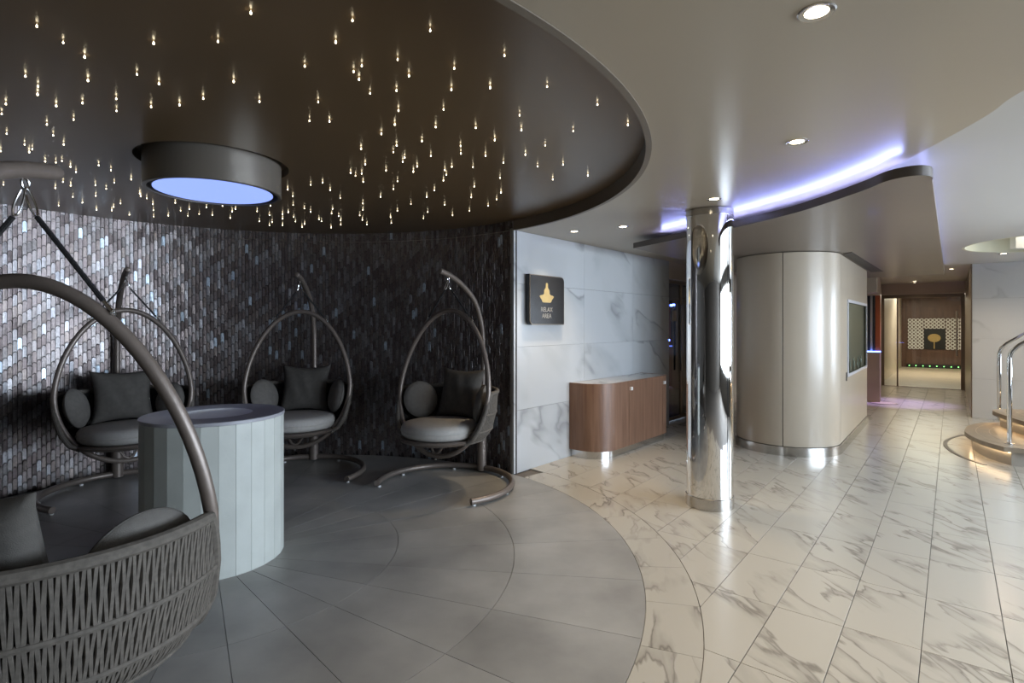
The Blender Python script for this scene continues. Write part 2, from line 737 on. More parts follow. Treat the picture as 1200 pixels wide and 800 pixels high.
# ---------------------------------------------------------------- structure: mosaic wall
A_END = 45.6
A_BEG = -84.
angs = [A_BEG + (A_END - A_BEG) * k / 64 for k in range(65)]
wall_mosaic = MB().strip_wall([pol(2.685, a) for a in angs], [pol(2.665, a) for a in angs], -.01, ZD + .03).build('wall_mosaic', 'mosaic_backing')
tag(wall_mosaic, kind='structure')

TWI = .033
PITCH = .098
ncol = int(R(A_END - A_BEG) * 2.65 / TWI)
palette = [((.13, .105, .10), 22), ((.16, .135, .13), 22), ((.19, .17, .165), 20), ((.22, .205, .205), 12), ((.175, .145, .132), 12),
           ((.26, .248, .25), 8), ((.33, .325, .34), 2), ((.46, .53, .60), 2)]
pal = [c for c, w in palette for _ in range(w)]


def scale_tile():
    """outline (x across, y up) of a slender scale: rounded head, foot hollowed to sit on the head below"""
    w = TWI / 2 - .0006
    g = .0040
    n = 6
    arch = [(w * math.cos(PI * k / n), w * 1.25 * math.sin(PI * k / n)) for k in range(n + 1)]
    foot = [(-w * math.cos(PI * k / n), w * 1.25 * math.sin(PI * k / n)) for k in range(n + 1)]
    hd = PITCH - g
    return foot + [(x, y + hd) for x, y in arch]


OUT = scale_tile()


def tile_geo(tint, mw=None):
    n = len(OUT)
    w = TWI / 2
    top, mid, bot = [], [], []
    for k, (x, y) in enumerate(OUT):
        head = k >= n // 2
        zf = .0085 + .0022 * y / PITCH - .0006 * (x / w) ** 2
        q = .0032
        s_ = math.sin(PI * ((k - n // 2) / 6)) if head else 0
        top.append(Vector((x * .93, y - (q * s_ if head else -.0006), zf)))
        mid.append(Vector((x, y, zf - (.0025 + .0035 * s_))))
        bot.append(Vector((x, y, zf - .0085)))
    v = top + mid + bot
    if mw is not None:
        v = [mw @ p for p in v]
    f = [tuple(range(n))]
    for i in range(n):
        j = (i + 1) % n
        f.append((i, n + i, n + j, j))
        f.append((n + i, 2 * n + i, 2 * n + j, n + j))
    return v, f


cells = []
for cI in range(ncol):
    bearing = A_BEG + (cI + .5) * (A_END - A_BEG) / ncol
    offz = (cI * .25 % 1.) * PITCH
    z = -PITCH + offz
    while z < ZD - .01:
        if z + PITCH > .03:
            cells.append((bearing, z))
        z += PITCH
cols_tint = [random.choice(pal) for _ in cells]


def cell_matrix(bearing, z, jit):
    x, y = pol(2.662, bearing)
    out = Vector((C.x - x, C.y - y, 0)).normalized()
    up = Vector((0, 0, 1))
    xa = up.cross(out)
    m = Matrix((xa, up, out)).transposed().to_4x4()
    m.translation = Vector((x, y, z))
    return m @ Matrix.Rotation(jit[0], 4, 'Y') @ Matrix.Rotation(jit[1], 4, 'X')


def shown(c):
    """larger = shows larger in the photograph"""
    x, y = pol(2.65, c[0])
    u, v = cam_uv(x, y, c[1] + .05)
    if u < 4 or u > 596 or c[1] < .02 or c[1] > ZD - .13:
        return -1
    if u < 330 and v > 470:
        return -1
    if 40 < u < 235 and 330 < v < 560:
        return -1
    return 640 / y


order = sorted(range(len(cells)), key=lambda i: -shown(cells[i]))
single = set(order[:300])
variant = {}
stuff_v, stuff_f, stuff_c = [], [], []
for i, (bearing, z) in enumerate(cells):
    jit = (random.gauss(0, .035), random.gauss(0, .03))
    mw = cell_matrix(bearing, z, jit)
    tint = cols_tint[i]
    if i in single:
        if tint not in variant:
            v, f = tile_geo(tint)
            me = bpy.data.meshes.new('mosaic_tile')
            me.from_pydata(v, [], f)
            me.materials.append(M['mosaic'])
            at = me.attributes.new('tint', 'FLOAT_COLOR', 'FACE')
            at.data.foreach_set('color', [c for _ in f for c in (*tint, 1)])
            variant[tint] = me
        o = bpy.data.objects.new('mosaic_tile', variant[tint])
        col.objects.link(o)
        o.matrix_world = mw
        o.parent = wall_mosaic
    else:
        v, f = tile_geo(tint, mw)
        b0 = len(stuff_v)
        stuff_v += [tuple(p) for p in v]
        stuff_f += [tuple(q + b0 for q in g) for g in f]
        stuff_c += [tint] * len(f)
me = bpy.data.meshes.new('mosaic_scales')
me.from_pydata(stuff_v, [], stuff_f)
me.materials.append(M['mosaic'])
at = me.attributes.new('tint', 'FLOAT_COLOR', 'FACE')
at.data.foreach_set('color', [c for t in stuff_c for c in (*t, 1)])
o = bpy.data.objects.new('mosaic_scales', me)
col.objects.link(o)
o.parent = wall_mosaic
tag(o, kind='stuff')

# ---------------------------------------------------------------- structure: marble wall
S_END = 3.47
mwall = MB().prism([wp(0.0, -.02), wp(S_END, -.02), wp(S_END, -.3), wp(.12, -.3)], -.01, ZC + .02).build('wall_marble', 'pale_grout')
tag(mwall, kind='structure')
MW0 = frame((WC.x, WC.y, 0), (WD.x, WD.y, 0))      # local x along, local y INTO the wall (z up) -> y = z cross x
# local y = z cross x = (-WD.y, WD.x): points into the wall, away from the room
MB().box(0, .05, -.002, .02, 0, ZC).build('corner_trim', 'wall_marble', mwall, 0, MW0)
xs = [.052, 1.24, 2.39, S_END]
zs = [0, .61, 1.23, 1.85, ZC]
for i in range(3):
    for j in range(4):
        w, h = xs[i + 1] - xs[i], zs[j + 1] - zs[j]
        b = MB().box(.0012, w - .0012, 0, .02, .0012, h - .0012)
        b.build('marble_panel', 'wall_marble', mwall, 0, MW0 @ Matrix.Translation((xs[i], 0, zs[j])))
# beyond the marble: a dark glazed door, then plain beige wall
bw = MB().prism([wp(4.70, -.02), wp(11, -.02), wp(11, -.3), wp(4.70, -.3)], -.01, ZC + .02).build('wall_left_far', 'beige_wall')
tag(bw, kind='structure')
hd = MB().prism([wp(S_END, -.02), wp(4.70, -.02), wp(4.70, -.3), wp(S_END, -.3)], 2.12, ZC + .02).build('trim_1', 'beige_wall')
tag(hd, kind='structure')
dk = MB().prism([wp(S_END, -.9), wp(4.70, -.9), wp(4.70, -1.0), wp(S_END, -1.0)], -.01, ZC + .02).build('wall_left_niche', 'slate_strip')
tag(dk, kind='structure')
# dark glass door leaves in the opening
gd = empty('glass_door', mw=frame((*wp(S_END + .01, -.10), 0), (WD.x, WD.y, 0)))
tag(gd, 'dark tinted glass double door at the end of the marble wall', 'door')
for k in range(2):
    x0 = .0 + k * .60
    MB().box(x0 + .03, x0 + .57, -.008, .008, .06, 2.06).build('pane', 'dark_glass', gd, 0)
    fb = MB().box(x0, x0 + .03, -.02, .02, .01, 2.10).box(x0 + .57, x0 + .60, -.02, .02, .01, 2.10)
    fb.box(x0 + .03, x0 + .57, -.02, .02, .01, .06).box(x0 + .03, x0 + .57, -.02, .02, 2.06, 2.10)
    fb.build('door_frame', 'bronze', gd, 0)
    MB().tube([(x0 + (.5 if k == 0 else .1), -.06, .75), (x0 + (.5 if k == 0 else .1), -.06, 1.75)], .014).build('handle', 'steel', gd)
MB().box(.0, 1.2, -.03, .03, 2.10, 2.12).build('transom', 'brushed_steel', gd, 0)
for (x, z) in ((.22, 1.72), (.30, 1.73), (.12, 1.2)):
    MB().box(x, x + .07, -.022, -.012, z, z + .03).build('indicator_light', 'led_blue', gd, 0)
MB().box(.28, .40, -.03, -.012, 1.50, 1.66).build('card_reader', 'beige_wall', gd, 0)
mt = empty('door_mat', mw=frame((*wp(S_END + .05, .12), 0.0005), (WD.x, WD.y, 0)))
tag(mt, 'pale rectangular inset with dark border on floor before glass door', 'mat')
MB().box(0, 1.1, -.42, 0, 0, .003).build('border', 'black', mt, 0)
MB().box(.02, 1.08, -.40, -.02, .003, .004).build('inset', 'floor_marble', mt, 0)

# ---------------------------------------------------------------- structure: ceilings


def ceiling(name, outer, holes, z, m):
    bm = bmesh.new()
    es = []
    for loop in [outer] + holes:
        vs_ = [bm.verts.new((p[0], p[1], z)) for p in loop]
        es += [bm.edges.new((vs_[i], vs_[(i + 1) % len(vs_)])) for i in range(len(vs_))]
    bmesh.ops.triangle_fill(bm, edges=es, use_beauty=True)
    bmesh.ops.recalc_face_normals(bm, faces=bm.faces)
    if bm.faces[:] and sum(f.normal.z for f in bm.faces) > 0:
        bmesh.ops.reverse_faces(bm, faces=bm.faces)
    me_ = bpy.data.meshes.new(name)
    bm.to_mesh(me_)
    bm.free()
    me_.materials.append(M[m])
    o_ = bpy.data.objects.new(name, me_)
    col.objects.link(o_)
    tag(o_, kind='structure')
    return o_


step_curve = [(1.45, -4), (1.62, -1), (1.80, .6), (1.92, 1.5), (2.0, 2.13), (2.075, 2.37), (2.13, 2.64), (2.19, 3.0), (2.24, 3.3), (2.36, 4.0), (2.6, 5.2), (3.1, 7), (4, 10), (6, 16), (8, 22)]
step_curve = [(p.x, p.y) for p in catmull([(x, y, 0) for x, y in step_curve], 6)]
rim = [pol(RC, 360 * k / 160) for k in range(160)]
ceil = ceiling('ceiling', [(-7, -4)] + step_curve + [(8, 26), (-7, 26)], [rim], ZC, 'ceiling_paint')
SC = Vector((6.33, 6.15))
SR = .95
shaft_ring = [(SC.x + SR * math.cos(2 * PI * k / 64), SC.y + SR * math.sin(2 * PI * k / 64)) for k in range(64)]
ceiling('ceiling_far', step_curve + [(8, 26), (18, 26), (18, -4)], [shaft_ring], ZF, 'far_ceiling_lit')
sb = MB()
for i in range(len(step_curve) - 1):
    p, q = step_curve[i], step_curve[i + 1]
    sb.add([(*p, ZC), (*q, ZC), (*q, ZF + .001), (*p, ZF + .001)], [(0, 1, 2, 3)])
tag(sb.build('ceiling_step', 'ceiling_paint'), kind='structure')
# dark round ceiling with its riser
dome = MB().lathe([(RC + .04, ZD), (.43, ZD), (.43, ZD + .05), (0, ZD + .05)], C.x, C.y, 160, cap=False).build('ceiling_round', 'dark_ceiling', smooth=30)
tag(dome, kind='structure')
ra = [A_END + (360 + A_BEG - A_END) * k / 120 for k in range(121)]
riser = MB().strip_wall([pol(RC + .03, a) for a in ra], [pol(RC, a) for a in ra], ZC - .004, ZD - .001).build('ceiling_riser', 'riser_brown')
tag(riser, kind='structure')
# round light shaft above the staircase
sh = MB().strip_wall([(SC.x + (p[0] - SC.x) * 1.03, SC.y + (p[1] - SC.y) * 1.03) for p in shaft_ring], shaft_ring, ZF - .002, ZF + .55, closed=True)
tag(sh.build('ceiling_shaft', 'shaft_cream'), kind='structure')
tag(MB().box(6.2, 7.05, 6.72, 6.80, ZF - .001, ZF + .5).build('ceiling_shaft_box', 'white_disc'), kind='structure')  # plain white box added for the pale area inside the shaft
tag(MB().lathe([(0, ZF + .55), (SR * 1.03, ZF + .55)], SC.x, SC.y, 64, cap=False).build('ceiling_shaft_top', 'far_ceiling_lit'), kind='structure')

# ---------------------------------------------------------------- structure: walls out of view, with the windows


def window_wall(name, mw, length, wins, n0):
    """local x along the wall, local y outwards, z up; wins = list of (x0, x1)"""
    z0, z1 = WIN_Z
    b = MB()
    xs_ = [0] + [v for w in wins for v in w] + [length]
    b.box(0, length, 0, .15, -.01, z0)
    b.box(0, length, 0, .15, z1, ZF + .05)
    for k in range(0, len(xs_), 2):
        b.box(xs_[k], xs_[k + 1], 0, .15, z0, z1)
    o_ = b.build(name, 'back_wall_paint', smooth=0, mw=mw)
    tag(o_, kind='structure')
    for k, (x0, x1) in enumerate(wins):
        f = MB()
        t = .05
        f.box(x0, x1, .03, .10, z0, z0 + t).box(x0, x1, .03, .10, z1 - t, z1)
        f.box(x0, x0 + t, .03, .10, z0 + t, z1 - t).box(x1 - t, x1, .03, .10, z0 + t, z1 - t)
        xm = (x0 + x1) / 2
        f.box(xm - t / 2, xm + t / 2, .03, .10, z0 + t, z1 - t)
        w = f.build('window_%d' % (n0 + k), 'white_disc', smooth=0, mw=mw)
        tag(w, kind='structure')
        for (p0, p1) in ((x0 + t, xm - t / 2), (xm + t / 2, x1 - t)):
            MB().box(p0, p1, .06, .066, z0 + t, z1 - t).build('pane', 'window_glass', w, 0, mw=mw)


# right: local x runs towards -Y so that y (z cross x) points to +X
window_wall('wall_right', frame((WIN_X, 4.7, 0), (0, -1, 0)), 8.3, [(4.7 - y1, 4.7 - y0) for (y0, y1) in WINDOWS][::-1], 1)
tag(MB().box(-6.2, WIN_X, BACK_Y - .15, BACK_Y, -.01, ZF + .05).build('wall_back', 'back_wall_paint', smooth=0), kind='structure')
window_wall('wall_added_window', frame((9.2, 7.2, 0), (0, -1, 0)), 2.65, [(.4, 2.2)], 4)  # extra window out of view, added to bring daylight onto the stair wall
tag(MB().box(-6.2, -6.05, BACK_Y, 4.2, -.01, ZD).build('wall_left', 'back_wall_paint', smooth=0), kind='structure')
tag(MB().box(-6.2, pol(2.7, A_BEG)[0], 3.7, 3.85, -.01, ZD).build('wall_left_return', 'back_wall_paint', smooth=0), kind='structure')
tag(MB().box(WIN_X, 12, 4.55, 4.7, -.01, ZF + .02).build('wall_right_return', 'back_wall_paint', smooth=0), kind='structure')

# right marble wall that faces the lobby, with its return towards the glass doors
rw = MB().prism([ab(11.12, .25), ab(11.12, 3.85), ab(11.4, 3.85), ab(11.4, .25)], -.01, ZF + .02).build('wall_stairs', 'pale_grout')
tag(rw, kind='structure')
x_ = .25
for w in (1.2, 1.2, 1.2):
    for (z0, z1) in ((0, .61), (.61, 1.23), (1.23, 1.85), (1.85, ZF)):
        MB().prism([ab(11.10, x_ + .0012), ab(11.10, x_ + w - .0012), ab(11.12, x_ + w - .0012), ab(11.12, x_ + .0012)], z0 + .0012, z1 - .0012).build('marble_panel', 'plain_marble', rw, 0)
    x_ += w
tag(MB().prism([ab(11.10, .235), ab(11.10, .25), ab(16.6, .25), ab(16.6, .235)], -.01, ZF).build('wall_corridor_right', 'bronze'), kind='structure')

# corridor and the room behind the glass doors
tag(MB().prism([ab(15.64, -1.75), ab(15.64, .6), ab(23.2, .6), ab(23.2, -1.75)], -.012, .0).build('floor_spa', 'warm_floor'), kind='structure')
tag(MB().prism([ab(23, -1.75), ab(23, .6), ab(23.15, .6), ab(23.15, -1.75)], -.01, ZF).build('wall_spa_end', 'dark_walnut'), kind='structure')
tag(MB().prism([ab(16.3, -1.42), ab(16.3, -1.34), ab(23, -1.34), ab(23, -1.42)], -.01, ZF).build('wall_spa_left', 'beige_wall'), kind='structure')
tag(MB().prism([ab(16.6, .46), ab(16.6, .54), ab(23, .54), ab(23, .46)], -.01, ZF).build('wall_spa_right', 'beige_wall'), kind='structure')
tag(MB().prism([ab(11.9, -2.9), ab(11.9, -1.32), ab(16.3, -1.32), ab(16.3, -2.9)], -.01, ZF).build('wall_corridor_left', 'beige_wall'), kind='structure')
tag(MB().prism([ab(15.5, -1.30), ab(15.5, .232), ab(15.75, .232), ab(15.75, -1.30)], 2.145, ZF).build('trim_2', 'beige_wall'), kind='structure')
tag(MB().prism([ab(11.2, -2.6), ab(11.2, -1.0), ab(11.9, -1.0), ab(11.9, -2.6)], 2.0, ZF).build('trim_3', 'beige_wall'), kind='structure')

# ---------------------------------------------------------------- canopy with its light strip
front_ab = [(5.27, -2.60), (4.89, -1.85), (4.66, -1.38), (4.37, -.93), (4.15, -.68), (3.86, -.41), (3.70, -.29), (3.65, -.21), (3.655, -.14), (3.71, -.095), (3.80, -.085)]
fc = [(p.x, p.y) for p in catmull([(a, b, 0) for a, b in front_ab], 6)]
canopy = empty('canopy', (*ab(7.5, -1.3), 2.25))
tag(canopy, 'low taupe canopy with curved front edge and violet light above the beige kiosk', 'canopy')
off = Vector(ab(7.5, -1.3))


def loc(p):
    return (p[0] - off.x, p[1] - off.y)


outline = [loc(ab(*p)) for p in fc] + [loc(ab(11.2, -.085)), loc(ab(11.2, -2.60))]
MB().prism(outline, 0, .052).build('slab', 'taupe_gloss', canopy, 40)
n_f = len(fc)
fo = [Vector(loc(ab(*p))) for p in fc]
nr = []
for i in range(n_f):
    t = (fo[min(i + 1, n_f - 1)] - fo[max(i - 1, 0)]).normalized()
    nr.append(Vector((-t.y, t.x)))
if nr[n_f // 2].dot(Vector(ab(-1, 0))) < 0:
    nr = [-q for q in nr]
MB().strip_wall([tuple(fo[i] + nr[i] * .006) for i in range(n_f)], [tuple(fo[i] + nr[i] * .0005) for i in range(n_f)], -.001, .054).build('edge_band', 'canopy_edge', canopy, 40)
i1 = n_f - 20
MB().strip_wall([tuple(fo[i] - nr[i] * .045) for i in range(3, i1)], [tuple(fo[i] - nr[i] * .06) for i in range(3, i1)], .052, .066).build('light_strip', 'led_cove', canopy, 40)
se = [loc(ab(3.9 + 6.9 * k / 12, -.085 - .045)) for k in range(13)]
se2 = [loc(ab(3.9 + 6.9 * k / 12, -.085 - .06)) for k in range(13)]
MB().strip_wall(se, se2, .052, .066).build('light_strip', 'led_cove_dim', canopy, 0)
MB().prism([loc(ab(7.15, -.955)), loc(ab(7.05, -.86)), loc(ab(9.9, -.80)), loc(ab(9.9, -.955))], -.006, -.0005).build('gap_strip', 'gap_dark', canopy, 0)  # flat dark strip: shade of the gap is put into its colour

# ---------------------------------------------------------------- beige kiosk with rounded front
isl = empty('kiosk', (*ab(7.13, -1.53), 0), math.atan2(LD.y, LD.x))
tag(isl, 'glossy beige kiosk block with rounded front and steel plinth', 'kiosk')
# local x along LD, local y to the LEFT of LD (= -ND)
RB, LEN = .555, 2.45


def stad(r, a0, a1, n):
    return [(-r * math.sin(R(a)), -r * math.cos(R(a))) for a in [a0 + (a1 - a0) * k / n for k in range(n + 1)]]


core = stad(.53, 0, 180, 40)
MB().prism(core + [(LEN - .02, .53), (LEN - .02, -.53)], .0, 2.245).build('core', 'gap_dark', isl)
for (a0, a1, g) in ((0.4, 81.6, 24), (82.4, 179.6, 28)):
    MB().strip_wall(stad(RB, a0, a1, g), stad(.531, a0, a1, g), .105, 2.243).build('panel', 'island_gloss', isl, 40)
# right side (local y = -RB): plain panels round a display window x .46 .. 2.40, z .81 .. 1.76
WX0, WX1, WZ0, WZ1 = .50, 2.36, .82, 1.75
for (x0, x1, z0, z1) in ((.002, WX0, .105, 2.243), (WX0, WX1, .105, WZ0), (WX0, WX1, WZ1, 2.243), (WX1, LEN, .105, 2.243)):
    MB().box(x0 + .001, x1 - .001, -RB, -.531, z0 + .001, z1 - .001).build('panel', 'island_gloss', isl, 0)
MB().box(0.002, LEN, .531, RB, .105, 2.243).build('panel', 'island_gloss', isl, 0)
pl_o = stad(.572, 0, 180, 40)
pl_i = stad(.531, 0, 180, 40)
MB().strip_wall([(LEN, -.572)] + pl_o + [(LEN, .572)], [(LEN, -.531)] + pl_i + [(LEN, .531)], 0, .10).build('plinth', 'brushed_steel', isl, 40)
fr = MB()
t = .035
fr.box(WX0, WX1, -RB - .012, -RB, WZ0, WZ0 + t).box(WX0, WX1, -RB - .012, -RB, WZ1 - t, WZ1)
fr.box(WX0, WX0 + t, -RB - .012, -RB, WZ0 + t, WZ1 - t).box(WX1 - t, WX1, -RB - .012, -RB, WZ0 + t, WZ1 - t)
df = fr.build('display_frame', 'pale_strip', isl, 0)
MB().box(WX0 + t, WX1 - t, -RB - .006, -RB - .002, WZ0 + t, WZ1 - t).build('display_glass', 'clear_glass', df, 0)
MB().box(WX0 + t, WX1 - t, -.5315, -.5305, WZ0 + t, WZ1 - t).build('display_back', 'lamp_taupe', df, 0)
MB().box(.40, .43, -RB - .008, -RB, .78, .88).build('switch', 'black', isl, 0)
for k, x in enumerate((.80, 1.15, 1.5, 1.85)):
    b = MB().lathe([(.009, 0), (.010, .012), (.010, .11), (.004, .14), (.004, .17), (0, .17)], 0, 0, 12)
    bo = b.build('bottle', 'bottle_glass', None)
    p = isl.matrix_basis @ Vector((x, -.543, WZ0 + t + .001))
    bo.location = p
    tag(bo, 'small dark bottle in the display window of the beige kiosk', 'bottle', 'bottles in the kiosk display')

# ---------------------------------------------------------------- polished column
colm = empty('column', (1.592, 4.40, 0))
tag(colm, 'round polished chrome column between marble wall and beige kiosk', 'column')
MB().lathe([(.178, .09), (.178, 2.31)], 0, 0, 96, cap=False).build('shaft', 'chrome', colm)
MB().lathe([(.178, 0), (.184, 0), (.184, .088), (.180, .092), (.176, .092)], 0, 0, 96, cap=False).build('base_collar', 'brushed_steel', colm)
MB().lathe([(.176, 2.31), (.182, 2.31), (.182, 2.362), (.176, 2.364)], 0, 0, 96, cap=False).build('top_collar', 'brushed_steel', colm)
for a in (-62, 118):
    x, y = .1785 * math.cos(R(a)), .1785 * math.sin(R(a))
    MB().box(x - .002, x + .002, y - .002, y + .002, .095, 2.308).build('seam', 'black', colm, 0)

# ---------------------------------------------------------------- walnut cabinet on the marble wall
# local x along the wall, local y = out of the wall into the room is -y, so build with out = -y
CAB = frame((*wp(.94, .003), 0), (WD.x, WD.y, 0))
cab = empty('cabinet', mw=CAB)
tag(cab, 'low walnut cabinet with rounded corners standing against marble wall', 'cabinet')
CRR2 = .16
CL, CD, CRR, CH = 1.65, .42, .28, .812


def cab_pts(inset, n=14):
    """half-outline from the left wall end round the front to the right wall end"""
    r = CRR - inset
    p = [(inset, 0), (inset, -(CD - CRR))]
    p += [(CRR - r * math.cos(R(90 * k / n)), -(CD - CRR) - r * math.sin(R(90 * k / n))) for k in range(1, n + 1)]
    p += [(CL - CRR2 + (CRR2 - inset) * math.sin(R(90 * k / n)), -(CD - CRR2) - (CRR2 - inset) * math.cos(R(90 * k / n))) for k in range(0, n + 1)]
    p += [(CL - inset, 0)]
    return p


MB().prism(cab_pts(.020), .09, CH - .03).build('carcass', 'gap_dark', cab)
op, ip = cab_pts(0), cab_pts(.0195)


def pick(x0, x1):
    """outline points between two x stations on the front, walking the list"""
    return x0, x1


def cab_panel(i0, i1, extra0=None, extra1=None, name='door'):
    o_ = op[i0:i1 + 1]
    n_ = ip[i0:i1 + 1]
    if extra0 is not None:
        o_ = [(extra0, -CD)] + o_
        n_ = [(extra0, -CD + .0195)] + n_
    if extra1 is not None:
        o_ = o_ + [(extra1, -CD)]
        n_ = n_ + [(extra1, -CD + .0195)]
    return MB().strip_wall(o_, n_, .085, CH - .03).build(name, 'walnut', cab, 40)


n_c = 14
# order: 0,1 = side, 2..15 corner, 16..30 right corner, 31 wall
MB().strip_wall([(0, 0), (0, -(CD - CRR) + .002)], [(.0195, 0), (.0195, -(CD - CRR) + .002)], .085, CH - .03).build('side_panel', 'walnut', cab, 0)
cab_panel(1, 15, extra1=.565, name='curved_panel')
d1 = MB().box(.569, 1.42, -CD, -CD + .0195, .085, CH - .03).build('door', 'walnut', cab, 0)
d2 = cab_panel(16, 30, extra0=1.424)
MB().strip_wall(op[30:32], ip[30:32], .085, CH - .03).build('side_panel', 'walnut', cab, 0)
for d, x in ((d1, .60), (d2, 1.45)):
    k = MB().box(x - .018, x + .018, -CD - .022, -CD - .0005, CH - .105, CH - .068).build('knob', 'white_button', d, 0)
MB().strip_wall(op, cab_pts(.022), CH - .03, CH).build('top_edge', 'walnut', cab, 40)
MB().prism(cab_pts(.0225), CH - .03, CH - .003).build('top', 'top_marble', cab, 0)
pl = cab_pts(.03)
MB().prism(pl, 0, .085).build('plinth', 'steel', cab, 40)

# ---------------------------------------------------------------- sign on the marble wall
SG = frame((*wp(.17, .012), 1.445), (WD.x, WD.y, 0))
sign = empty('sign', mw=SG)
tag(sign, 'black wall sign with gold meditating figure reading RELAX AREA', 'sign')


def leaf_rect(w, h, r, x0=0, z0=0):
    """rectangle with two opposite rounded corners (top right, bottom left), in x/z"""
    p = []
    for k in range(9):
        a = R(180 + 90 * k / 8)
        p.append((x0 + r + r * math.cos(a), z0 + r + r * math.sin(a)))
    p.append((x0 + w, z0))
    for k in range(9):
        a = R(90 * k / 8)
        p.append((x0 + w - r + r * math.cos(a), z0 + h - r + r * math.sin(a)))
    p.append((x0, z0 + h))
    return p


def plate(pts, y0, y1):
    b = MB().prism(pts, 0, 1)
    b.v = [(x, y0 + (y1 - y0) * z, y) for (x, y, z) in b.v]
    return b


SW, SHH = .585, .505
plate(leaf_rect(SW, SHH, .055), -.045, 0.0).build('backing', 'sign_black', sign, 40)
plate(leaf_rect(SW - .004, SHH - .004, .053, .002, .002), -.052, -.045).build('rim', 'bronze', sign, 40)
plate(leaf_rect(SW - .016, SHH - .016, .048, .008, .008), -.054, -.052).build('face', 'sign_black', sign, 40)
half = [(.006, .428), (.017, .420), (.018, .380), (.030, .367), (.044, .353), (.047, .318), (.062, .306), (.100, .300), (.120, .291), (.105, .272),
        (.085, .255), (.075, .236), (.058, .228)]
gl = [(SW / 2 - .02 - x, z) for x, z in half]
gr = [(SW / 2 - .02 + x, z) for x, z in half[::-1]]
plate(gl + gr, -.0565, -.054).build('figure_emblem', 'gold', sign, 40)


def text_part(txt, size, x, z, y, parent, m, sx=1.):
    cu = bpy.data.curves.new('lettering', 'FONT')
    cu.body = txt
    cu.size = size
    cu.align_x = 'CENTER'
    cu.extrude = .0008
    tmp = bpy.data.objects.new('lettering_tmp', cu)
    col.objects.link(tmp)
    bpy.context.view_layer.update()
    me_ = bpy.data.meshes.new_from_object(tmp.evaluated_get(bpy.context.evaluated_depsgraph_get()))
    col.objects.unlink(tmp)
    bpy.data.objects.remove(tmp)
    for v_ in me_.vertices:
        cx_, cy_, cz_ = v_.co
        v_.co = (x + cx_ * sx, y - cz_, z + cy_)
    me_.materials.clear()
    me_.materials.append(M[m])
    o_ = bpy.data.objects.new('lettering', me_)
    col.objects.link(o_)
    o_.parent = parent
    return o_


text_part('RELAX', .066, SW / 2 - .02, .135, -.055, sign, 'sign_letters', 1.02)
text_part('AREA', .066, SW / 2 - .02, .070, -.055, sign, 'sign_letters', 1.0)

# ---------------------------------------------------------------- round table
table = empty('round_table', (C.x, C.y, 0))
tag(table, 'tall drum table of pale upright staves with a basin in its grey top', 'table')
TR, TH_ = .400, .893
for k in range(28):
    d0, d1 = OFF + 360 * k / 28, OFF + 360 * (k + 1) / 28
    g = .12
    q = lambda r, d: (r * math.sin(R(d)), r * math.cos(R(d)))
    MB().prism([q(TR, d0 + g), q(TR, d1 - g), q(TR - .02, d1 - g), q(TR - .02, d0 + g)], 0, TH_ - .022).build('stave', 'table_stave', table, 0)
MB().lathe([(TR - .0215, 0.0), (TR - .0215, TH_ - .024)], 0, 0, 56).build('core', 'table_bowl', table)
MB().lathe([(.215, TH_ - .02), (TR + .004, TH_ - .02), (TR + .004, TH_ - .003), (TR + .001, TH_), (.218, TH_), (.215, TH_ - .002), (.215, TH_ - .02)], 0, 0, 84, cap=False).build('top', 'table_top', table)
MB().lathe([(.2148, TH_ - .002), (.205, TH_ - .008), (.16, TH_ - .0135), (.08, TH_ - .0165), (0, TH_ - .0175)], 0, 0, 64, cap=False).build('basin', 'table_bowl', table)

# ---------------------------------------------------------------- drum ceiling lamp
lamp = empty('ceiling_lamp', (C.x, C.y, ZD))
tag(lamp, 'large taupe drum lamp with glowing blue disc on dark ceiling', 'ceiling lamp')
LR, LB = .385, -.185
MB().lathe([(LR - .03, 0.045), (LR, 0.045), (LR, LB + .004), (LR - .004, LB), (LR - .022, LB), (LR - .022, LB + .03)], 0, 0, 96, cap=False).build('drum', 'lamp_taupe', lamp)
MB().lathe([(LR - .0225, LB + .028), (LR - .05, LB + .010), (LR - .052, LB + .012)], 0, 0, 96, cap=False).build('groove', 'black', lamp)
MB().lathe([(LR - .052, LB + .012), (LR - .052, LB + .006), (0, LB + .006)], 0, 0, 96, cap=False).build('glow_disc', 'lamp_glow', lamp)

